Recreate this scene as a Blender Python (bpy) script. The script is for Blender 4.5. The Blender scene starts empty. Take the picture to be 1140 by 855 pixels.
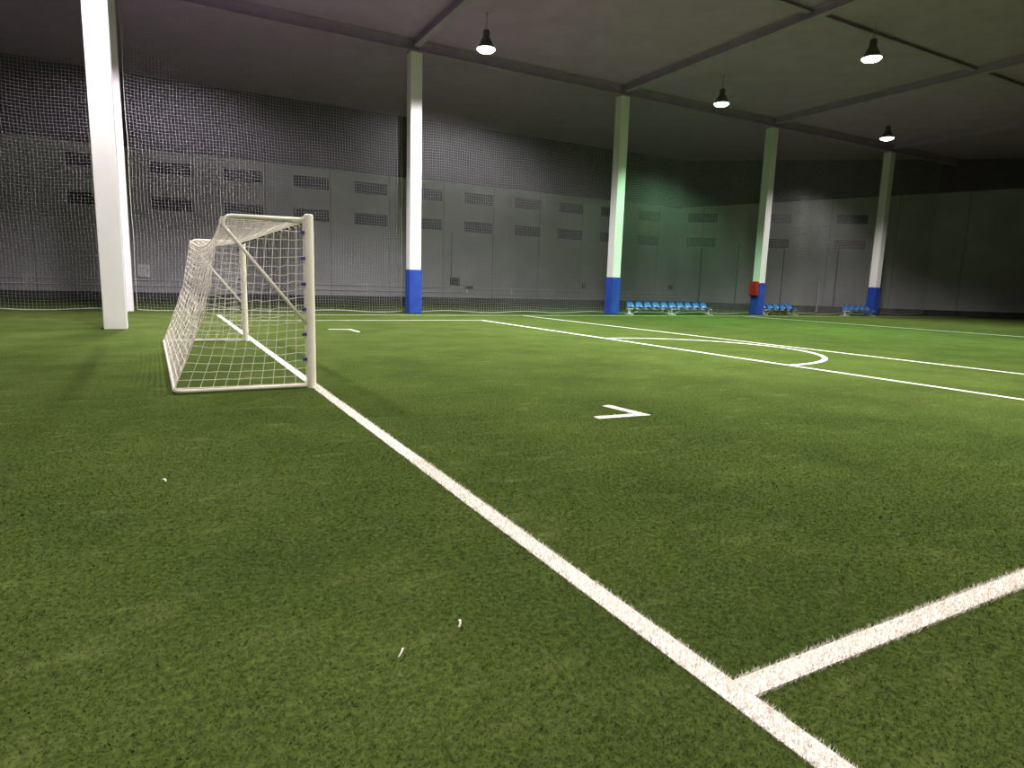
import bpy, math, random
import numpy as np
from mathutils import Vector, Matrix

random.seed(7); RNG = np.random.default_rng(11)
S = bpy.context.scene
COL = S.collection

# ------------------------------------------------------------------ helpers
def new_mat(name, rough=.6, spec=.3, metal=0.0):
    m = bpy.data.materials.new(name); m.use_nodes = True
    b = m.node_tree.nodes['Principled BSDF']
    b.inputs['Roughness'].default_value = rough
    b.inputs['Specular IOR Level'].default_value = spec
    b.inputs['Metallic'].default_value = metal
    return m, m.node_tree, b

def noise_mat(name, c0, c1, scale=4.0, rough=.6, spec=.3, stretch=(1, 1, 1), bump=0.0, detail=5.0, lo=.35, hi=.65, metal=0.0):
    m, nt, b = new_mat(name, rough, spec, metal)
    N = nt.nodes; L = nt.links
    geo = N.new('ShaderNodeNewGeometry'); mp = N.new('ShaderNodeMapping'); mp.inputs['Scale'].default_value = stretch
    nz = N.new('ShaderNodeTexNoise'); nz.inputs['Scale'].default_value = scale; nz.inputs['Detail'].default_value = detail
    rp = N.new('ShaderNodeValToRGB')
    rp.color_ramp.elements[0].position = lo; rp.color_ramp.elements[0].color = (*c0, 1)
    rp.color_ramp.elements[1].position = hi; rp.color_ramp.elements[1].color = (*c1, 1)
    L.new(geo.outputs['Position'], mp.inputs['Vector']); L.new(mp.outputs['Vector'], nz.inputs['Vector'])
    L.new(nz.outputs['Fac'], rp.inputs['Fac']); L.new(rp.outputs['Color'], b.inputs['Base Color'])
    if bump:
        bp = N.new('ShaderNodeBump'); bp.inputs['Strength'].default_value = bump; bp.inputs['Distance'].default_value = .01
        L.new(nz.outputs['Fac'], bp.inputs['Height']); L.new(bp.outputs['Normal'], b.inputs['Normal'])
    return m

class MB:
    """collects shapes of one part, then links them as one mesh object"""
    def __init__(s): s.v = []; s.f = []; s.mi = []
    def add(s, v, f, mi=0):
        o = len(s.v); s.v += [tuple(p) for p in v]; s.f += [tuple(i + o for i in q) for q in f]; s.mi += [mi] * len(f)
        return s
    def box(s, a, b, mi=0, bev=0.0):
        (x0, y0, z0), (x1, y1, z1) = a, b
        if bev <= 0:
            v = [(x0,y0,z0),(x1,y0,z0),(x1,y1,z0),(x0,y1,z0),(x0,y0,z1),(x1,y0,z1),(x1,y1,z1),(x0,y1,z1)]
            return s.add(v, [(3,2,1,0),(4,5,6,7),(0,1,5,4),(1,2,6,5),(2,3,7,6),(3,0,4,7)], mi)
        k = bev      # vertical edges and top/bottom rims chamfered
        def ring(z, i): return [(x0+i+k,y0+i,z),(x1-i-k,y0+i,z),(x1-i,y0+i+k,z),(x1-i,y1-i-k,z),(x1-i-k,y1-i,z),(x0+i+k,y1-i,z),(x0+i,y1-i-k,z),(x0+i,y0+i+k,z)]
        R = [ring(z0, k*.7), ring(z0+k, 0), ring(z1-k, 0), ring(z1, k*.7)]
        v = [p for r in R for p in r]; f = [tuple(range(7,-1,-1)), tuple(range(24,32))]
        for j in range(3):
            for i in range(8): n = (i+1) % 8; f.append((j*8+i, j*8+n, (j+1)*8+n, (j+1)*8+i))
        return s.add(v, f, mi)
    def tube(s, pts, r, n=8, mi=0, caps=True):
        P = [Vector(p) for p in pts]; rr = r if isinstance(r, (list, tuple)) else [r]*len(P)
        v = []; f = []; up = None
        for i, p in enumerate(P):
            t = (P[min(i+1, len(P)-1)] - P[max(i-1, 0)]).normalized()
            if up is None:
                up = Vector((0,0,1)) if abs(t.z) < .9 else Vector((1,0,0))
            a = (up - t*up.dot(t)); a = a.normalized() if a.length > 1e-6 else t.orthogonal().normalized()
            up = a; b = t.cross(a)
            for k in range(n):
                w = 2*math.pi*(k+.5)/n; v.append(p + (a*math.cos(w) + b*math.sin(w))*rr[i])
        for i in range(len(P)-1):
            for k in range(n): m = (k+1) % n; f.append((i*n+k, i*n+m, (i+1)*n+m, (i+1)*n+k))
        if caps: f += [tuple(range(n-1,-1,-1)), tuple(range((len(P)-1)*n, len(P)*n))]
        return s.add(v, f, mi)
    def lathe(s, prof, n=32, mi=0, origin=(0,0,0)):
        v = []; f = []; ox, oy, oz = origin
        for (r, z) in prof:
            for k in range(n): w = 2*math.pi*k/n; v.append((ox+r*math.cos(w), oy+r*math.sin(w), oz+z))
        for i in range(len(prof)-1):
            for k in range(n): m = (k+1) % n; f.append((i*n+k, i*n+m, (i+1)*n+m, (i+1)*n+k))
        return s.add(v, f, mi)
    def build(s, name, mats, parent=None, smooth=False, loc=None, rz=0):
        me = bpy.data.meshes.new(name); me.from_pydata(s.v, [], s.f)
        mats = mats if isinstance(mats, (list, tuple)) else [mats]
        for m in mats: me.materials.append(m)
        if len(mats) > 1: me.polygons.foreach_set('material_index', s.mi)
        if smooth: me.polygons.foreach_set('use_smooth', [True]*len(s.f))
        me.update()
        o = bpy.data.objects.new(name, me); COL.objects.link(o); o.parent = parent
        if loc: o.location = loc
        o.rotation_euler.z = rz
        return o

def empty(name, loc=(0,0,0), rz=0):
    o = bpy.data.objects.new(name, None); COL.objects.link(o); o.location = loc; o.rotation_euler.z = rz
    o.empty_display_size = .2
    return o
def tag(o, label=None, cat=None, group=None, kind=None):
    if label: o['label'] = label
    if cat: o['category'] = cat
    if group: o['group'] = group
    if kind: o['kind'] = kind
    return o
def structure(o): o['kind'] = 'structure'; return o
def copy_tree(root, loc, rz=None):
    kids = {}
    for o in bpy.data.objects:
        if o.parent: kids.setdefault(o.parent, []).append(o)
    def rec(o, p):
        c = o.copy(); COL.objects.link(c); c.parent = p
        for ch in kids.get(o, []): rec(ch, c)
        return c
    r = rec(root, None); r.location = loc
    if rz is not None: r.rotation_euler.z = rz
    return r

# ------------------------------------------------------------------ camera
cam = bpy.data.cameras.new('camera'); cam.sensor_width = 36; cam.lens = 36*707.35/1140; cam.clip_end = 300
co = bpy.data.objects.new('camera', cam); COL.objects.link(co)
yaw, pitch, roll = math.radians(28.8086918), math.radians(8.96918348), math.radians(1.70896207)
fw = Vector((math.sin(yaw)*math.cos(pitch), math.cos(yaw)*math.cos(pitch), -math.sin(pitch)))
r0 = Vector((math.cos(yaw), -math.sin(yaw), 0)); u0 = r0.cross(fw)
r = r0*math.cos(roll) + u0*math.sin(roll); u = u0*math.cos(roll) - r0*math.sin(roll)
M = Matrix((r, u, -fw)).transposed().to_4x4(); M.translation = (-1.572, -1.301, 1.3)
co.matrix_world = M
S.camera = co

# ------------------------------------------------------------------ materials
def turf_mat(name, base_scale, up=False):
    m, nt, b = new_mat(name, .9, 0.0)
    N = nt.nodes; L = nt.links
    geo = N.new('ShaderNodeNewGeometry')
    def noise(scale, detail, stretch=(1,1,1), rot=0):
        mp = N.new('ShaderNodeMapping'); mp.inputs['Scale'].default_value = stretch; mp.inputs['Rotation'].default_value[2] = rot
        L.new(geo.outputs['Position'], mp.inputs['Vector'])
        n = N.new('ShaderNodeTexNoise'); n.inputs['Scale'].default_value = scale; n.inputs['Detail'].default_value = detail
        L.new(mp.outputs['Vector'], n.inputs['Vector']); return n
    fine = noise(base_scale, 6); big = noise(.9, 4, (1,1.0,1)); streak = noise(4.6, 8, (.6, 1.5, 1), .5)
    r1 = N.new('ShaderNodeValToRGB')
    r1.color_ramp.elements[0].position = .3; r1.color_ramp.elements[0].color = (.038,.060,.015,1)
    r1.color_ramp.elements[1].position = .7; r1.color_ramp.elements[1].color = (.084,.120,.029,1)
    L.new(fine.outputs['Fac'], r1.inputs['Fac'])
    r2 = N.new('ShaderNodeValToRGB')                      # flattened, paler pile in wisps
    r2.color_ramp.elements[0].position = .56; r2.color_ramp.elements[0].color = (0,0,0,1)
    r2.color_ramp.elements[1].position = .74; r2.color_ramp.elements[1].color = (.42,.42,.42,1)
    L.new(streak.outputs['Fac'], r2.inputs['Fac'])
    mx = N.new('ShaderNodeMix'); mx.data_type = 'RGBA'
    L.new(r2.outputs['Color'], mx.inputs['Factor']); L.new(r1.outputs['Color'], mx.inputs['A']); mx.inputs['B'].default_value = (.135,.170,.055,1)
    r3 = N.new('ShaderNodeValToRGB')
    r3.color_ramp.elements[0].position = .35; r3.color_ramp.elements[0].color = (.78,.80,.80,1)
    r3.color_ramp.elements[1].position = .65; r3.color_ramp.elements[1].color = (1.06,1.04,1,1)
    L.new(big.outputs['Fac'], r3.inputs['Fac'])
    mu = N.new('ShaderNodeMix'); mu.data_type = 'RGBA'; mu.blend_type = 'MULTIPLY'; mu.inputs['Factor'].default_value = 1
    L.new(mx.outputs['Result'], mu.inputs['A']); L.new(r3.outputs['Color'], mu.inputs['B'])
    L.new(mu.outputs['Result'], b.inputs['Base Color'])
    bp = N.new('ShaderNodeBump'); bp.inputs['Strength'].default_value = .5; bp.inputs['Distance'].default_value = .02
    L.new(fine.outputs['Fac'], bp.inputs['Height'])
    if up:                                                # soft fibres scatter light like the pile as a whole
        cx = N.new('ShaderNodeVectorMath'); cx.operation = 'MULTIPLY_ADD'; cx.inputs[1].default_value = (.25,.25,.25); cx.inputs[2].default_value = (0,0,.9)
        L.new(geo.outputs['Normal'], cx.inputs[0]); L.new(cx.outputs[0], b.inputs['Normal'])
    else: L.new(bp.outputs['Normal'], b.inputs['Normal'])
    return m
M_turf = turf_mat('turf', 38)
M_blade = turf_mat('turf_blades', 120, True)
M_line = noise_mat('line_fibre', (.55,.49,.45), (.93,.88,.82), 90, .8, .1, lo=.30, hi=.50)
M_goal = noise_mat('goal_enamel', (.84,.80,.68), (.92,.89,.78), 3, .35, .4)
M_gnet = noise_mat('goal_net_cord', (.84,.76,.72), (.93,.87,.82), 20, .8, .1)
M_clip = noise_mat('violet_clip', (.05,.03,.22), (.09,.06,.33), 30, .5)
M_blackclip = noise_mat('dark_clip', (.02,.02,.03), (.04,.04,.05), 30, .5)
M_white = noise_mat('column_paint', (.74,.73,.70), (.83,.82,.80), 1.3, .5, .3, (1,1,.25))
M_blue = noise_mat('blue_pad_vinyl', (.018,.050,.30), (.028,.075,.40), 2.0, .45, .4)
M_seat = noise_mat('blue_seat_plastic', (.035,.125,.36), (.05,.17,.44), 6, .35, .5)
M_frame = noise_mat('bench_steel', (.55,.60,.52), (.70,.74,.66), 8, .45, .4)
M_red = noise_mat('red_enamel', (.30,.015,.012), (.42,.03,.022), 5, .4, .4)
M_dnet = noise_mat('hall_net_cord', (.44,.44,.45), (.53,.53,.54), 9, .9, .05)
M_rope = noise_mat('net_rope', (.36,.40,.34), (.46,.50,.43), 12, .9, .05)
M_vent = noise_mat('vent_metal', (.04,.036,.046), (.056,.052,.062), 5, .6, .3)
M_vframe = noise_mat('vent_frame_metal', (.085,.08,.09), (.11,.105,.115), 5, .6, .3)
M_pipe = noise_mat('pipe_grey', (.11,.11,.11), (.15,.15,.15), 4, .6)
M_dark = noise_mat('dark_base', (.055,.06,.05), (.085,.09,.075), 2.5, .8, .1, (.3,1,1))
M_ceil = noise_mat('ceiling_steel', (.44,.29,.52), (.49,.33,.57), 1.2, .7, .2)
M_beam = noise_mat('beam_steel', (.36,.27,.42), (.42,.32,.48), 1.5, .6, .3)
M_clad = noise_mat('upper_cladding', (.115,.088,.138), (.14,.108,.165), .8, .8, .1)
M_paleBox = noise_mat('pale_cover', (.68,.66,.63), (.78,.76,.73), 4, .6)
M_lampshell = noise_mat('lamp_shell', (.10,.10,.10), (.16,.16,.16), 5, .4, .4, metal=.6)
M_scrap = noise_mat('scrap_paper', (.80,.78,.70), (.90,.88,.80), 40, .8, .1)

def wall_mat():
    m, nt, b = new_mat('wall_panels', .85, .1)
    N = nt.nodes; L = nt.links
    geo = N.new('ShaderNodeNewGeometry')
    nz = N.new('ShaderNodeTexNoise'); nz.inputs['Scale'].default_value = .6; nz.inputs['Detail'].default_value = 6
    L.new(geo.outputs['Position'], nz.inputs['Vector'])
    rp = N.new('ShaderNodeValToRGB')
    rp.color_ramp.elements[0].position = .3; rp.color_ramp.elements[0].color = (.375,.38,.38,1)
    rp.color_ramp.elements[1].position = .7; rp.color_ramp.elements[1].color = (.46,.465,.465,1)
    L.new(nz.outputs['Fac'], rp.inputs['Fac'])
    sep = N.new('ShaderNodeSeparateXYZ'); L.new(geo.outputs['Position'], sep.inputs['Vector'])
    a = N.new('ShaderNodeMath'); a.operation = 'DIVIDE'; a.inputs[1].default_value = 3.28; L.new(sep.outputs['X'], a.inputs[0])
    fr = N.new('ShaderNodeMath'); fr.operation = 'FRACT'; L.new(a.outputs[0], fr.inputs[0])
    lt = N.new('ShaderNodeMath'); lt.operation = 'LESS_THAN'; lt.inputs[1].default_value = .018; L.new(fr.outputs[0], lt.inputs[0])
    mx = N.new('ShaderNodeMix'); mx.data_type = 'RGBA'; mx.inputs['B'].default_value = (.285,.285,.28,1)
    L.new(lt.outputs[0], mx.inputs['Factor']); L.new(rp.outputs['Color'], mx.inputs['A']); L.new(mx.outputs['Result'], b.inputs['Base Color'])
    return m
M_wall = wall_mat()

# ------------------------------------------------------------------ the hall
XL, XR, YN, YB, ZC = -14.0, 62.0, -9.0, 34.4, 10.3
structure(MB().box((XL, YN, -.2), (XR, YB+.4, 0)).build('floor', M_turf))
b = MB().box((XL, YN, ZC), (XR, YB+.4, ZC+.2))
b.build('ceiling', M_ceil)['kind'] = 'structure'
# long back wall: pale panels with dark cladding above
RWA = Vector((31.65, YB, 0)); RWD = Vector((9.346, -7.75, 0)).normalized(); RWN = Vector((RWD.y, -RWD.x, 0))   # RWN points into the hall
if RWN.y > 0: RWN = -RWN
RWL = 39.0
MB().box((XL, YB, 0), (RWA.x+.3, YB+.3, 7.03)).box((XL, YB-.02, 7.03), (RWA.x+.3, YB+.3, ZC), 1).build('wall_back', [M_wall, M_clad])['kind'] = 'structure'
def rw(s, z, out=0.0): p = RWA + RWD*s + RWN*out; return (p.x, p.y, z)
def rw_prism(mb, s0, s1, z00, z01, z10, z11, o0, o1, mi=0):
    v = [rw(s0,z00,o0), rw(s1,z10,o0), rw(s1,z11,o0), rw(s0,z01,o0), rw(s0,z00,o1), rw(s1,z10,o1), rw(s1,z11,o1), rw(s0,z01,o1)]
    return mb.add(v, [(0,3,2,1),(4,5,6,7),(0,1,5,4),(1,2,6,5),(2,3,7,6),(3,0,4,7)], mi)
b = MB(); zt = lambda s: 7.06 + .0645*s
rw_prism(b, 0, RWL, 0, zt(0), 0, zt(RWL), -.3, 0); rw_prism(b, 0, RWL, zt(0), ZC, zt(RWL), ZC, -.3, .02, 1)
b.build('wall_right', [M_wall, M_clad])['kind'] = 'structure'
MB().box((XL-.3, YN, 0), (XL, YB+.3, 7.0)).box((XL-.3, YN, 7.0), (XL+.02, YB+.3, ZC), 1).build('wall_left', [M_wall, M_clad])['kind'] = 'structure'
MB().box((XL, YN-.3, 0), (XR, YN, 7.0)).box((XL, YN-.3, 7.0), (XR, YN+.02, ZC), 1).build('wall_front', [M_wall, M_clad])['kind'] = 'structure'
MB().box((XL, YB-.05, 0), (RWA.x-.06, YB, .37)).build('baseboard_back', M_dark)['kind'] = 'structure'
rw_prism(MB(), .08, RWL, 0, .37, 0, .37, 0, .05).build('baseboard_right', M_dark)['kind'] = 'structure'

# steel girders under the roof
CX = [7.28, 17.23, 27.165, 37.61]; CY = 23.23; CW = .23
def ibeam(p, q, w, h, z, name):
    p, q = Vector((*p, 0)), Vector((*q, 0)); d = (q-p).normalized(); n = Vector((-d.y, d.x, 0)); mb = MB()
    for (a, z0, z1) in ((w/2, z, z+.03), (.015, z+.03, z+h-.03), (w/2, z+h-.03, z+h)):
        v = [(*(p - n*a).xy, z0), (*(q - n*a).xy, z0), (*(q + n*a).xy, z0), (*(p + n*a).xy, z0), (*(p - n*a).xy, z1), (*(q - n*a).xy, z1), (*(q + n*a).xy, z1), (*(p + n*a).xy, z1)]
        mb.add(v, [(3,2,1,0),(4,5,6,7),(0,1,5,4),(1,2,6,5),(2,3,7,6),(3,0,4,7)])
    return structure(mb.build(name, M_beam))
ibeam((XL, CY), (XR-17, CY), .3, .42, 9.87, 'trim_1')
for i, x in enumerate([-2.68] + CX): ibeam((x, YN), (x, CY-.2), .26, .30, 9.99, 'trim_%d' % (i+2))
for i, y in enumerate((4.0, 13.6)): ibeam((XL, y), (XR-8, y), .2, .13, 10.165, 'trim_%d' % (i+7))

# ------------------------------------------------------------------ columns
def column(x, y, label, pad=True):
    e = tag(empty('column', (x, y, 0)), label, 'column', 'square white columns in a row')
    MB().box((-CW, -CW, 0), (CW, CW, 9.87), bev=.012).build('shaft', M_white, e)
    MB().box((-CW-.04, -CW-.04, 9.80), (CW+.04, CW+.04, 9.868)).build('cap_plate', M_beam, e)
    if pad:
        p = MB().box((-CW-.03, -CW-.03, .01), (CW+.03, CW+.03, 1.74), bev=.02).build('base_pad', M_blue, e)
        p['label'] = 'blue base pad'
        MB().box((-CW-.033, -CW-.06, .15), (-CW-.002, -CW-.028, 1.6)).build('seam_strip', M_blue, p)
    return e
column(CX[0], CY, 'white square column with blue pad, leftmost of the blue padded row')
column(CX[1], CY, 'white square column with blue pad beside left end of long blue bench')
column(CX[2], CY, 'white square column with blue pad and red box on its side')
column(CX[3], CY, 'white square column with blue pad, rightmost, beside the short bench')
column(-2.68, 23.9, 'plain white column without blue pad, at far left before the back wall', False)
column(-2.55, 16.0, 'plain white column without blue pad, nearest one at the left edge', False)

# red box on the third column
e = tag(empty('hose_cabinet', (CX[2]-CW-.032, CY-.02, 1.05)), 'red wall box hung on the left side of the third padded column', 'cabinet')
MB().box((-.20, -.25, 0), (0, .25, .76), bev=.015).build('body', M_red, e)
d = MB().box((-.222, -.22, .03), (-.20, .22, .73), bev=.006).build('door', M_red, e)
MB().tube([(-.222,-.15,.34),(-.245,-.15,.34),(-.245,-.15,.46),(-.222,-.15,.46)], .008, 6).build('handle', M_blackclip, d)

# ------------------------------------------------------------------ hall nets
def hall_net(p, q, z1, label, edge_pull=.12, seed=0, cell=.10):
    """square mesh hung between two points, slack and wavy; local frame = world"""
    rg = random.Random(seed)
    p, q = Vector((*p, 0)), Vector((*q, 0)); Ln = (q-p).length; d = (q-p)/Ln; n = Vector((-d.y, d.x, 0))
    e = tag(empty('hall_net', p), label, 'net', 'square mesh nets hung along the columns')
    ph = [rg.uniform(0, 6.28) for _ in range(6)]
    def pt(s, z):
        t = s/Ln; k = max(0, 1-z/z1)
        pull = edge_pull*(1-k)*(z/z1)*4*0 
        off = .05*math.sin(s*1.3+ph[0]) + .035*math.sin(s*2.9+ph[1]+z*.4) + .03*math.sin(z*.9+ph[2]) 
        off += .10*k*k*math.sin(s*.8+ph[3])
        off *= max(0, math.sin(math.pi*min(max(t,0),1)))**.45
        dz = .035*math.sin(s*1.7+ph[4]) 
        ds = .02*math.sin(z*2.1+ph[5])
        w = d*(min(max(s+ds, 0), Ln)) + n*off
        return (w.x, w.y, max(.03, z+dz))
    mb = MB(); ns = int(Ln/cell); nz = int((z1-.06)/cell); rad = .0034
    for i in range(ns+1):
        s = Ln*i/ns; mb.tube([pt(s, .06+(z1-.06)*j/22) for j in range(23)], rad, 3, caps=False)
    for j in range(nz+1):
        z = .06+(z1-.06)*j/nz; m = max(6, int(Ln*2.2)); mb.tube([pt(Ln*i/m, z) for i in range(m+1)], rad, 3, caps=False)
    mb.build('mesh', M_dnet, e)
    m = int(Ln*3)
    MB().tube([pt(Ln*i/m, .06) for i in range(m+1)], .016, 6).build('bottom_rope', M_rope, e)
    for s in (0, Ln): MB().tube([pt(s, .06+(z1-.06)*j/30) for j in range(31)], .011, 5).build('edge_rope', M_rope, e)
    MB().tube([pt(Ln*i/m, z1) for i in range(m+1)], .010, 5).build('top_cable', M_pipe, e)
    return e
NY = CY+.42; ZN = 10.25
hall_net((-2.34, NY), (6.93, NY), ZN, 'dark square mesh net behind the goal, left of the first blue padded column', seed=1)
hall_net((7.42, NY), (17.22, NY), ZN, 'square mesh net between the first and second blue padded columns', seed=2)
hall_net((17.34, NY), (27.2, NY), ZN, 'square mesh net behind the long bench, second to third padded columns', seed=3)
hall_net((27.3, NY), (37.6, NY), ZN, 'square mesh net between the third and rightmost padded columns', seed=4)
hall_net((37.75, NY), (44.0, NY), ZN, 'square mesh net right of the rightmost padded column', seed=5)
hall_net((-11.5, NY+.2), (-3.0, NY+.2), ZN, 'square mesh net at far left, beyond the plain white column', seed=6)
hall_net((-2.62, 16.3), (-2.70, 23.4), ZN, 'square mesh net between the two plain white columns at left', seed=7)

# ------------------------------------------------------------------ vents
def vent(w, h, ns=6):
    e = empty('wall_vent')
    t = .05
    MB().box((0,-.06,0),(w,0,t)).box((0,-.06,h-t),(w,0,h)).box((0,-.06,t),(t,0,h-t)).box((w-t,-.06,t),(w,0,h-t)).build('frame', M_vframe, e)
    mb = MB()
    mb.box((t, -.012, t), (w-t, -.002, h-t))
    for i in range(ns):
        z = t + (h-2*t)*(i+.12)/ns; dz = (h-2*t)/ns*.78
        v = [(t,-.052,z),(w-t,-.052,z),(w-t,-.046,z),(t,-.046,z),(t,-.016,z+dz),(w-t,-.016,z+dz),(w-t,-.010,z+dz),(t,-.010,z+dz)]
        mb.add(v, [(3,2,1,0),(4,5,6,7),(0,1,5,4),(1,2,6,5),(2,3,7,6),(3,0,4,7)])
    mb.build('louvre_panel', M_vent, e)
    return e
ORD = ['leftmost', 'second from left', 'third from left', 'fourth from left', 'fifth, left of first padded column', 'sixth from left', 'seventh from left', 'eighth from left', 'ninth, left of second padded column', 'last before the wall corner']
first = None
VX = [-1.87, 1.34, 4.68, 7.91, 11.2, 14.49, 17.93, 21.12, 24.49, 27.73]
for row, z in (('upper', 5.95), ('lower', 4.29)):
    for i, x in enumerate(VX):
        if first is None: v = first = vent(1.82, .60)
        else: v = copy_tree(first, (0,0,0))
        v.location = (x, YB-.001, z); tag(v, 'dark louvred vent, %s row of back wall, %s' % (row, ORD[i]), 'vent', 'louvred vents in two rows on the back wall')
for row, z in (('upper', 5.95), ('lower', 4.29)):
    v = copy_tree(first, (-5.1, YB-.001, z)); tag(v, 'dark louvred vent, %s row of back wall, beyond far left column' % row, 'vent', 'louvred vents in two rows on the back wall')
firstR = None
RN = ['nearest the wall corner', 'just right of the third padded column', 'just left of the rightmost padded column']
ang = math.atan2(RWD.y, RWD.x)
for row, z in (('upper', 6.06), ('lower', 4.36)):
    for i, s in enumerate((.47, 5.45, 10.42)):
        if firstR is None: v = firstR = vent(1.98, .60)
        else: v = copy_tree(firstR, (0,0,0))
        v.location = rw(s, z, .001); v.rotation_euler.z = ang
        tag(v, 'dark louvred vent, %s row of right wall, %s' % (row, RN[i]), 'vent', 'louvred vents in two rows on the right wall')

# ------------------------------------------------------------------ pipes, boxes, rails on the walls
def wall_pipe(s, z0, z1, label):
    e = tag(empty('downpipe', rw(s, 0, 0)), label, 'pipe', 'thin dark pipes down the right wall'); e.rotation_euler.z = ang
    MB().tube([(0,-.05,z0),(0,-.05,z1)], .04, 8).build('pipe', M_pipe, e)
    for z in (z0+.5, (z0+z1)/2, z1-.4): MB().box((-.06,-.06,z),(.06,0,z+.05)).build('bracket', M_pipe, e)
wall_pipe(1.6, .40, 4.26, 'thin dark pipe under the right wall vent nearest the corner')
wall_pipe(4.12, .40, 4.75, 'thin dark pipe on bare wall left of the third padded column')
wall_pipe(7.2, .40, 4.34, 'thin dark pipe down the wall just right of the third padded column')
wall_pipe(10.75, .40, 4.34, 'thin dark pipe under the vent left of the rightmost padded column')
e = tag(empty('post', rw(9.62, 0, .35)), 'thin pale upright post before the right wall between third and last columns', 'post')
MB().tube([(0,0,.012),(0,0,2.0)], .035, 8).build('upright', M_paleBox, e); MB().lathe([(0,0),(.12,0),(.12,.015),(.0,.015)], 16).build('foot_plate', M_paleBox, e)
e = tag(empty('conduit', (13.67, YB, 0)), 'thin dark conduit running down the back wall to a dark box', 'pipe')
MB().tube([(0,-.03,1.56),(0,-.03,4.27)], .03, 8).build('pipe', M_pipe, e); MB().box((-.05,-.04,2.9),(.05,0,2.95)).build('bracket', M_pipe, e)
def wbox(x, z, w, h, d, mat, label, name='wall_box', cat='box'):
    e = tag(empty(name, (x, YB, z)), label, cat)
    MB().box((0,-d,0),(w,0,h), bev=.01).build('housing', mat, e)
    c = MB().box((.03,-d-.014,.03),(w-.03,-d,h-.03), bev=.004).build('cover', mat, e)
    MB().box((w*.8,-d-.03,h*.45),(w*.8+.03,-d-.014,h*.6)).build('latch', M_pipe, c)
wbox(13.6, 1.14, .57, .41, .14, M_vent, 'dark square box on the back wall below the thin conduit')
wbox(14.56, .90, .52, .17, .12, M_vframe, 'small low dark box on the back wall above the pale rail')
wbox(23.16, 1.13, .28, .39, .12, M_vent, 'small upright dark box on the back wall left of second padded column')
wbox(30.8, 1.2, .32, .36, .12, M_vframe, 'small dark box on the back wall near the corner above the long bench')
wbox(-2.58, 1.09, .56, .62, .10, M_paleBox, 'pale square cover on the back wall beside the far left white column')
wbox(-2.98, .62, .16, 1.0, .12, M_red, 'narrow dark red box on the back wall behind the plain left column')
e = tag(empty('wall_rail', (XL+.5, YB, 0)), 'pale double pipe rail running low along the back wall', 'rail')
for z in (.70, .97): MB().tube([(0,-.09,z),(45.0,-.09,z)], .016, 6).build('rail_pipe', M_paleBox, e)
for i in range(15): MB().box((.3+3.1*i,-.10,.66),(.34+3.1*i,0,1.0)).build('bracket', M_paleBox, e)

# ------------------------------------------------------------------ benches
def seat_shell(parent, x):
    e = MB(); W = .215; P = []
    prof = [(-.24,.345),(-.20,.358),(-.10,.335),(.02,.325),(.12,.335),(.18,.375),(.215,.47),(.235,.57),(.242,.635)]
    nx = 9; th = .012
    for k in (0, 1):
        for j, (y, z) in enumerate(prof):
            t = j/(len(prof)-1)
            for i in range(nx):
                a = -1+2*i/(nx-1); wd = W*(1-.22*max(0, t-.75)/.25*abs(a)**2) * (1 if t < .9 else .93)
                lift = .030*abs(a)**3*(1 if j < 6 else .2); fwd = -.035*abs(a)**2.5*(1 if j >= 5 else 0)
                zz = z + lift - (.05*abs(a)**3 if j == len(prof)-1 else 0)
                P.append((x+a*wd, y+fwd+(th if j >= 5 else 0)*k, zz-(th if j < 5 else 0)*k))
    F = []; n = nx*len(prof)
    for j in range(len(prof)-1):
        for i in range(nx-1):
            a = j*nx+i; F.append((a, a+1, a+nx+1, a+nx)); F.append((n+a, n+a+nx, n+a+nx+1, n+a+1))
    rim = [j*nx for j in range(len(prof))] + [(len(prof)-1)*nx+i for i in range(1, nx)] + [j*nx+nx-1 for j in range(len(prof)-2, -1, -1)] + list(range(nx-2, 0, -1))
    for k in range(len(rim)):
        a, c = rim[k], rim[(k+1) % len(rim)]; F.append((a, n+a, n+c, c))
    e.add(P, F)
    return e.build('seat', M_seat, parent, smooth=True)
def bench(L):
    e = empty('bench')
    MB().box((0,-.06,.25),(L,.0,.31)).build('beam', M_frame, e); MB().box((.1,.08,.27),(L-.1,.12,.31)).build('rear_beam', M_frame, e)
    for x in (.06, L-.06):
        g = MB().box((x-.045,-.05,.02),(x+.045,.03,.30)).build('leg', M_frame, e)
        MB().box((x-.06,-.30,0),(x+.06,.26,.03)).build('foot', M_frame, g)
        MB().box((x-.045,-.24,.255),(x+.045,.15,.30)).build('crosspiece', M_frame, g)
    for a, c in ((.10, L*.36), (L-.10, L*.64)): MB().tube([(a,-.03,.04),((a+c)/2,-.03,.17),(c,-.03,.26)], .014, 6).build('brace', M_frame, e)
    for i in range(5): seat_shell(e, .24 + (L-.48)*i/4)
    return e
B0 = bench(2.62); BY = 22.98
for i, (x, y, lab) in enumerate(((18.03, BY, 'blue seated bench, left half of long pair right of second padded column'),
                            (20.70, BY, 'blue seated bench, right half of long pair right of second padded column'),
                            (27.62, BY+.22, 'short blue seated bench partly hidden by the third padded column'),
                            (34.0, BY-.35, 'short blue seated bench in front of the rightmost padded column'))):
    o = B0 if i == 0 else copy_tree(B0, (0,0,0))
    o.location = (x, y, 0); tag(o, lab, 'bench', 'blue seated benches along the net')

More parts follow.
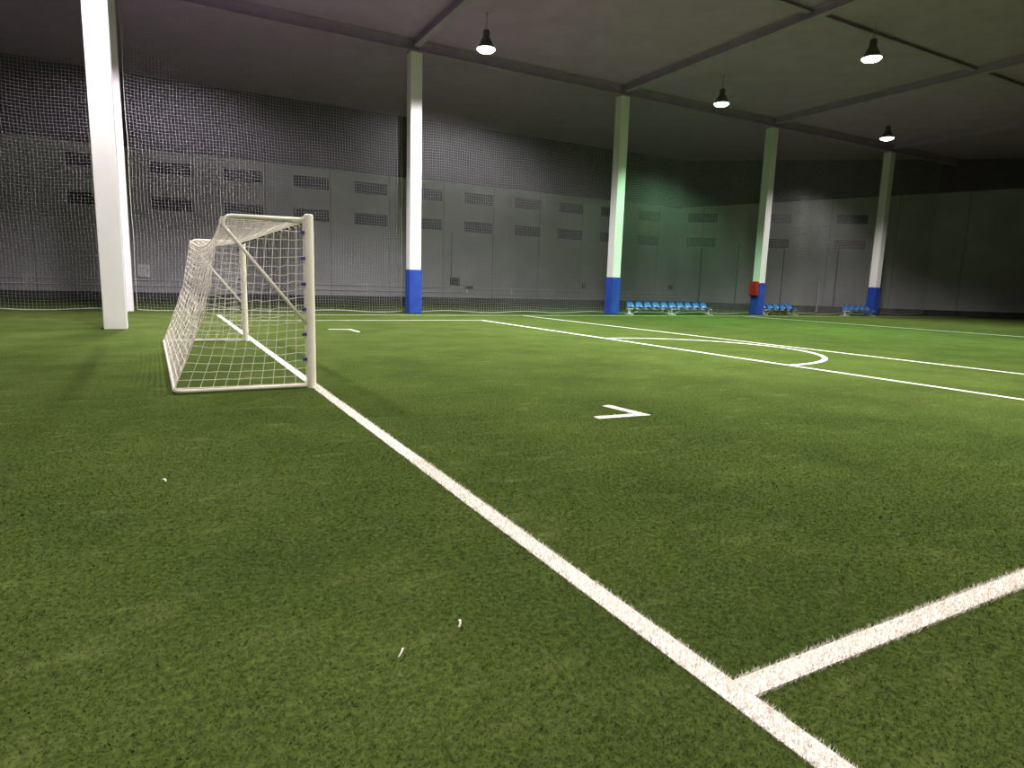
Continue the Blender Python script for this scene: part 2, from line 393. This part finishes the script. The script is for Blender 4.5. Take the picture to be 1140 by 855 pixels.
# ------------------------------------------------------------------ the goal
GW = 6.07; HY = GW/2
e = tag(empty('football_goal', (-.095, 9.475, 0), math.atan2(.085, GW)), 'white tubular football goal with sagging white net on the left', 'goal')
PR = .052; TX = -.87; TZ = 1.945; BX = -1.455
for s in (-1, 1): 
    MB().lathe([(0,0),(PR,0),(PR,2.0),(PR*.94,2.012),(PR*.7,2.02),(0,2.022)], 24, origin=(0, s*HY, 0)).build('post', M_goal, e, smooth=False)
MB().tube([(0,-HY+PR*.6,1.965),(0,HY-PR*.6,1.965)], PR*.95, 20).build('crossbar', M_goal, e, smooth=True)
for s in (-1, 1):
    y = s*(HY-.0)
    path = [(-.03,y,TZ+.015),(TX+.05,y,TZ)]
    for k in range(1, 6):
        a = math.radians(90 + 137*k/5); path.append((TX+.05+.085*math.cos(a), y, TZ-.085+.085*math.sin(a)))
    path += [(-.45, y, 1.262), (-.045, y, .765)]
    # keep the last arc point ahead of the brace start
    MB().tube(path, .0195, 10).build('side_brace', M_goal, e, smooth=True)
c = .09; g = [(-.03,-HY,.03)]
for (cx, cy, a0) in ((BX+c, -HY+c, 270), (BX+c, HY-c, 180)):
    for k in range(6): a = math.radians(a0 - 90*k/5); g.append((cx+c*math.cos(a), cy+c*math.sin(a), .03))
g.append((-.03, HY, .03))
MB().tube(g, .021, 10).build('ground_bar', M_goal, e, smooth=True)

# net: sagging rope between rear corners, back panel, top panel, two side panels
def rear_top(v): # v in -1..1 along the goal
    k = 1-v*v; return Vector((TX-.055+.05*k, v*HY, TZ-.02-.20*k))
def jig(a, b, amp): return amp*(math.sin(a*7.3+b*3.1)+.7*math.sin(a*13.7-b*8.3+1.3))
def back_pt(v, t): # t 0 top .. 1 bottom
    A = rear_top(v); B = Vector((BX+.0, v*(HY-.02), .055)); k = 1-v*v
    p = A.lerp(B, t); p.x += (.072)*math.sin(math.pi*t**1.1); p.x += jig(v*4, t*3, .010)*math.sin(math.pi*t)
    p.y += jig(t*5, v*3, .008); p.z += jig(v*5, t*2, .008)*math.sin(math.pi*t)
    return p
def top_pt(v, t): # t 0 crossbar .. 1 rear
    A = Vector((-.03, v*(HY-.03), 1.93)); p = A.lerp(rear_top(v), t); p.z -= .035*math.sin(math.pi*t)*(1-v*v) ; return p
def side_pt(s, a, t): # a 0 post .. 1 rear, t 0 top .. 1 bottom
    R0 = back_pt(s, t); P0 = Vector((-.058, s*HY, (TZ-.03)*(1-t)+.05*t))
    p = P0.lerp(R0, a); p.y += s*(-.02 - .05*math.sin(math.pi*a)*math.sin(math.pi*t)) + jig(a*3, t*4, .006)
    p.z -= .06*math.sin(math.pi*min(1,a*1.0))*math.sin(math.pi*t); p.z += jig(a*4+s, t*5, .008)*math.sin(math.pi*t)
    return p
RC = .0040
def panel(fn, na, nb, name, sa=24, sb=24):
    mb = MB()
    for i in range(na+1): mb.tube([fn(i/na, j/sb) for j in range(sb+1)], RC, 4, caps=False)
    for j in range(nb+1): mb.tube([fn(i/sa, j/nb) for i in range(sa+1)], RC, 4, caps=False)
    # border cord
    for pth in ([fn(i/sa,0) for i in range(sa+1)], [fn(i/sa,1) for i in range(sa+1)], [fn(0,j/sb) for j in range(sb+1)], [fn(1,j/sb) for j in range(sb+1)]):
        mb.tube(pth, .006, 6, caps=False)
    return mb.build(name, M_gnet, e)
panel(lambda a, t: back_pt(-1+2*a, t), 60, 20, 'back_net', 60, 24)
panel(lambda a, t: top_pt(-1+2*a, t), 60, 9, 'top_net', 60, 8)
panel(lambda a, t: side_pt(-1, a, t), 11, 20, 'side_net', 14, 26)
panel(lambda a, t: side_pt(1, a, t), 11, 20, 'side_net', 14, 26)
for s in (-1, 1):
    for k in range(6):
        z = 1.81-.293*k
        MB().box((-.098, s*HY-.020, z-.018), (-.046, s*HY+.020, z+.018), bev=.005).build('net_clip', M_clip, e)
for k in range(20):
    y = -HY+.20+ k*(GW-.40)/19
    MB().box((-.060, y-.03, 1.905), (-.020, y+.03, 1.94), bev=.005).build('net_hook', M_blackclip, e)

# ------------------------------------------------------------------ pitch markings
LW = .10; LZ = .0045
def inside_rect(a): pass
LINES = []     # (object name, label, polygons, sampler segments)
def seg_poly(p, q, w=LW):
    p, q = Vector((*p,0)), Vector((*q,0)); d = (q-p).normalized(); n = Vector((-d.y,d.x,0))*w/2
    return [p-n, q-n, q+n, p+n]
def path_mesh(mb, pts, w=LW):
    P = [Vector((*p,0)) for p in pts]; n = len(P); v = []
    for i, p in enumerate(P):
        a = (P[i]-P[i-1]).normalized() if i else (P[1]-P[0]).normalized()
        b_ = (P[i+1]-P[i]).normalized() if i < n-1 else a
        t = (a+b_).normalized(); k = 1/max(.5, t.dot(a)); nn = Vector((-t.y,t.x,0))*w/2*k
        for z in (.0005, LZ): v += [(p.x-nn.x, p.y-nn.y, z), (p.x+nn.x, p.y+nn.y, z)]
    f = []
    for i in range(n-1):
        a = i*4; c = a+4
        f += [(a+2,c+2,c+3,a+3), (a,a+1,c+1,c), (a,c,c+2,a+2), (a+1,a+3,c+3,c+1)]
    f += [(0,2,3,1), ((n-1)*4,(n-1)*4+1,(n-1)*4+3,(n-1)*4+2)]
    mb.add(v, f)
CAMXY = np.array([-1.572, -1.301])
def blades(xy, hmin, hmax, wscale, leanf=1.0):
    """triangular fibres at the given ground points"""
    n = len(xy); r_ = np.linalg.norm(xy-CAMXY, axis=1)
    h = RNG.uniform(hmin, hmax, n); az = RNG.uniform(0, 2*np.pi, n); w = .0016*wscale*np.clip(r_/2.6, 1, 3.2)**.8
    lean = RNG.uniform(.4, 1.7, n)*h*leanf; la = RNG.uniform(0, 2*np.pi, n)
    dx, dy = np.cos(az)*w, np.sin(az)*w
    V = np.empty((n, 3, 3), np.float32)
    V[:,0] = np.stack([xy[:,0]-dx, xy[:,1]-dy, np.zeros(n)], 1); V[:,1] = np.stack([xy[:,0]+dx, xy[:,1]+dy, np.zeros(n)], 1)
    V[:,2] = np.stack([xy[:,0]+np.cos(la)*lean, xy[:,1]+np.sin(la)*lean, h], 1)
    return V.reshape(-1, 3)
def line_obj(name, label, paths, cat='line', fibre=None, w=LW):
    mb = MB()
    for i, p in enumerate(paths): path_mesh(mb, p, w[i] if isinstance(w, tuple) else w)
    if fibre is not None:
        V = blades(fibre, .012, .022, 1.1, .5); k = len(V)//3
        mb.add([tuple(map(float, p)) for p in V], [(3*i, 3*i+1, 3*i+2) for i in range(k)])
    return tag(mb.build(name, M_line), label, cat)
BXF, BYF, LBX, MX, TY = 8.224, 18.87, 11.573, 24.55, 21.9
def along(p, q, dens):
    p, q = np.array(p), np.array(q); L_ = np.linalg.norm(q-p); d = (q-p)/L_; nrm = np.array([-d[1], d[0]])
    n = int(L_*LW*dens); s = RNG.uniform(0, L_, n); o = RNG.uniform(-LW/2-.006, LW/2+.006, n)
    return p + s[:,None]*d + o[:,None]*nrm
line_obj('goal_line', 'white line from the goal mouth to the bottom foreground', [[(0,-3.0),(0,-.6),(0,2.5),(0,6),(0,12),(0,TY-.05)]],
         fibre=np.concatenate([along((0,-1.2),(0,3),26000), along((0,3),(0,7),9000)]))
line_obj('penalty_area_line', 'white line bounding the penalty area, crossing the bottom right corner and the midfield', [[(LW/2+.002,0),(BXF,0),(BXF,BYF)], [(BXF-.055,BYF-.025),(LW/2+.002,BYF-.025)]], w=(.09, .05),
         fibre=np.concatenate([along((.06,0),(2.6,0),26000), along((2.6,0),(5,0),5000)]))
arc = [(8.245+2.93*math.sin(t)+.0, 8.97-2.73*math.cos(t)) for t in [math.pi*i/40 for i in range(41)]]
arc[0] = (BXF+.06, arc[0][1]); arc[-1] = (BXF+.06, arc[-1][1])
line_obj('penalty_arc', 'white curved arc bulging from the penalty area line at right', [arc])
line_obj('shooting_line', 'long straight white line just beyond the curved arc', [[(LBX,-3),(LBX,TY-.06)]], w=.075)
line_obj('halfway_line', 'faint thin white line at far right near the last benches', [[(MX,-3),(MX,TY-.06)]], w=.045)
line_obj('touchline', 'faint white line running along the foot of the columns', [[(0,TY),(46.4,TY)]], w=.045)
line_obj('corner_mark', 'white L shaped turf mark in the middle of the near grass', [[(2.17,3.735),(2.735,3.70),(2.66,4.24)]], 'mark',
         fibre=np.concatenate([along((2.2,3.735),(2.70,3.70),6000), along((2.72,3.72),(2.66,4.22),6000)]))
line_obj('corner_mark', 'small white L shaped turf mark just right of the goal post', [[(2.13,15.33),(2.66,15.22),(2.67,14.40)]], 'mark', w=.075)

# ------------------------------------------------------------------ turf fibres near the viewer
a_ = math.radians(90-28.8)
def wedge(n, r0, r1, pw):
    t = RNG.uniform(-math.radians(54), math.radians(54), n) + a_
    uu = RNG.uniform(0, 1, n); k = 2-pw
    r_ = (r0**k + uu*(r1**k-r0**k))**(1/k)
    return CAMXY + np.stack([np.cos(t)*r_, np.sin(t)*r_], 1)
pts = np.concatenate([wedge(86000, 1.0, 3.0, .7), wedge(250000, 3.0, 11.0, 1.6)])
def on_line(p):
    x, y = p[:,0], p[:,1]; w = LW/2-.004
    m = (np.abs(x) < w) & (y > -3); m |= (np.abs(y) < w) & (x > 0) & (x < BXF); m |= (np.abs(x-BXF) < w) & (y > 0)
    for (A, B) in (((2.17,3.735),(2.735,3.70)), ((2.735,3.70),(2.66,4.24))):
        A, B = np.array(A), np.array(B); d = B-A; L_ = np.linalg.norm(d); d /= L_; q = p-A; s = q@d; o = q@np.array([-d[1], d[0]])
        m |= (s > 0) & (s < L_) & (np.abs(o) < w)
    m |= (np.hypot(x+.09, y-6.44) < .09)
    return m
pts = pts[~on_line(pts)]
hs = 1-np.clip((np.linalg.norm(pts-CAMXY, axis=1)-4)/7, 0, .75)
V = blades(pts, .005*hs, .015*hs, 1.0); k = len(V)//3
me = bpy.data.meshes.new('turf_grass'); me.vertices.add(3*k); me.vertices.foreach_set('co', V.ravel())
me.loops.add(3*k); me.loops.foreach_set('vertex_index', np.arange(3*k, dtype=np.int32))
me.polygons.add(k); me.polygons.foreach_set('loop_start', np.arange(0, 3*k, 3, dtype=np.int32)); me.polygons.foreach_set('loop_total', np.full(k, 3, np.int32))
me.materials.append(M_blade); me.update(calc_edges=True); me.validate()
o = bpy.data.objects.new('turf_grass', me); COL.objects.link(o); tag(o, 'short green artificial grass pile covering the pitch', 'grass', kind='stuff')

# paper scraps on the turf
def scrap(x, y, rz, w, l, label):
    v = []; n = 5
    for i in range(n):
        t = i/(n-1); z = .018+.014*math.sin(t*3.0); c_ = .004*math.sin(t*5)
        for zz in (z, z+.0015): v += [(-w/2+c_, l*(t-.5), zz), (w/2+c_, l*(t-.5), zz+.003)]
    f = []
    for i in range(n-1):
        a = i*4; c = a+4; f += [(a+2,a+3,c+3,c+2),(a,c,c+1,a+1),(a,a+2,c+2,c),(a+1,c+1,c+3,a+3)]
    f += [(0,1,3,2),((n-1)*4,(n-1)*4+2,(n-1)*4+3,(n-1)*4+1)]
    ob = MB().add(v, f).build('paper_scrap', M_scrap, loc=(x, y, 0), rz=rz); return tag(ob, label, 'scrap', 'pale scraps lying on the near grass')
scrap(-.644, .743, math.radians(-28), .008, .045, 'tiny pale scrap on the bottom grass, the right one, left of the white line')
scrap(-.902, .654, math.radians(-45), .007, .05, 'tiny pale scrap on the grass at the very bottom edge, lowest of all')
scrap(-1.622, 3.076, math.radians(60), .012, .03, 'tiny pale scrap on grass at left, below the goal')

# ------------------------------------------------------------------ lamps
def lens_mat(name, col, strength):
    m, nt, b = new_mat(name, .3, .3)
    b.inputs['Base Color'].default_value = (.8,.8,.8,1); b.inputs['Emission Color'].default_value = (*col, 1); b.inputs['Emission Strength'].default_value = strength
    return m
def lamp_fixture(lens):
    e = empty('high_bay_lamp')
    MB().lathe([(.02,.62),(.10,.60),(.12,.56),(.12,.36),(.15,.33),(.30,.02),(.33,0),(.325,-.005),(.29,.015),(.14,.31),(.0,.32)], 32).build('reflector', M_lampshell, e, smooth=True)
    MB().lathe([(.31,.008),(.30,-.03),(.24,-.075),(.14,-.105),(0,-.115)], 32).build('lens', lens, e, smooth=True)
    MB().tube([(0,0,.60),(0,0,1.05),(0,0,1.15)], [.015,.015,.05], 8).build('hanger', M_beam, e)
    return e
LZ0 = 9.15
# position, colour, watt, cone (deg), label
LAMPS = [
    ((8.5,19.55),  (1,.95,.98),   2100, 156, 'round ceiling lamp near the first padded column'),
    ((19.8,19.73), (.45,1,.54),   1500, 126, 'glowing greenish white ceiling lamp between second and third padded columns'),
    ((31.1,19.4),  (1,.92,.93),   1350, 136, 'glowing white ceiling lamp above the rightmost padded column'),
    ((19.8,13.1),  (.84,1,.85),   1450, 136, 'round ceiling lamp at upper right, nearer than the row above the columns'),
    ((8.5,13.1),   (.97,1,.90),   1700, 140, 'round ceiling lamp overhead beyond the penalty area'),
    ((8.5,6.6),    (.98,.98,.88),   1900, 140, 'round ceiling lamp overhead above the penalty area'),
    ((-2.0,13.1),  (1,.93,.96),   1300, 140, 'round ceiling lamp overhead behind the goal'),
    ((31.1,13.1),  (1,.95,.96),    900, 140, 'round ceiling lamp overhead at far right'),
    ((19.8,6.6),   (.85,1,.82),   1400, 140, 'round ceiling lamp overhead at right'),
    ((8.5,.2),     (1,.91,.86),   1300, 150, 'round ceiling lamp overhead by the near touchline'),
    ((-3.2,.2),    (1,.90,.84),   900, 150, 'round ceiling lamp overhead behind the viewer'),
    ((-1.8,19.55), (1,.86,1),     2100, 150, 'round ceiling lamp overhead above the far left column'),
]
fx = {}
for (x, y), colr, watt, cone, lab in LAMPS:
    key = colr
    if key not in fx: fx[key] = o = lamp_fixture(lens_mat('lamp_lens', colr, 14))
    else: o = copy_tree(fx[key], (0,0,0))
    o.location = (x, y, LZ0); tag(o, lab, 'lamp', 'high bay ceiling lamps')
    ld = bpy.data.lights.new('lamp_light', 'SPOT'); ld.energy = watt*3.3; ld.color = colr; ld.spot_size = math.radians(cone); ld.spot_blend = .5; ld.shadow_soft_size = .22
    lo = bpy.data.objects.new('lamp_light', ld); COL.objects.link(lo); lo.parent = o; lo.location = (0,0,-.14)

# ------------------------------------------------------------------ world and view
w = bpy.data.worlds.new('world'); S.world = w; w.use_nodes = True
w.node_tree.nodes['Background'].inputs['Color'].default_value = (.02,.02,.025,1); w.node_tree.nodes['Background'].inputs['Strength'].default_value = 1
S.view_settings.view_transform = 'Standard'; S.view_settings.look = 'None'; S.view_settings.gamma = 1; S.view_settings.use_curve_mapping = False
S.view_settings.exposure = 0.0
S.cycles.max_bounces = 6; S.cycles.use_denoising = True
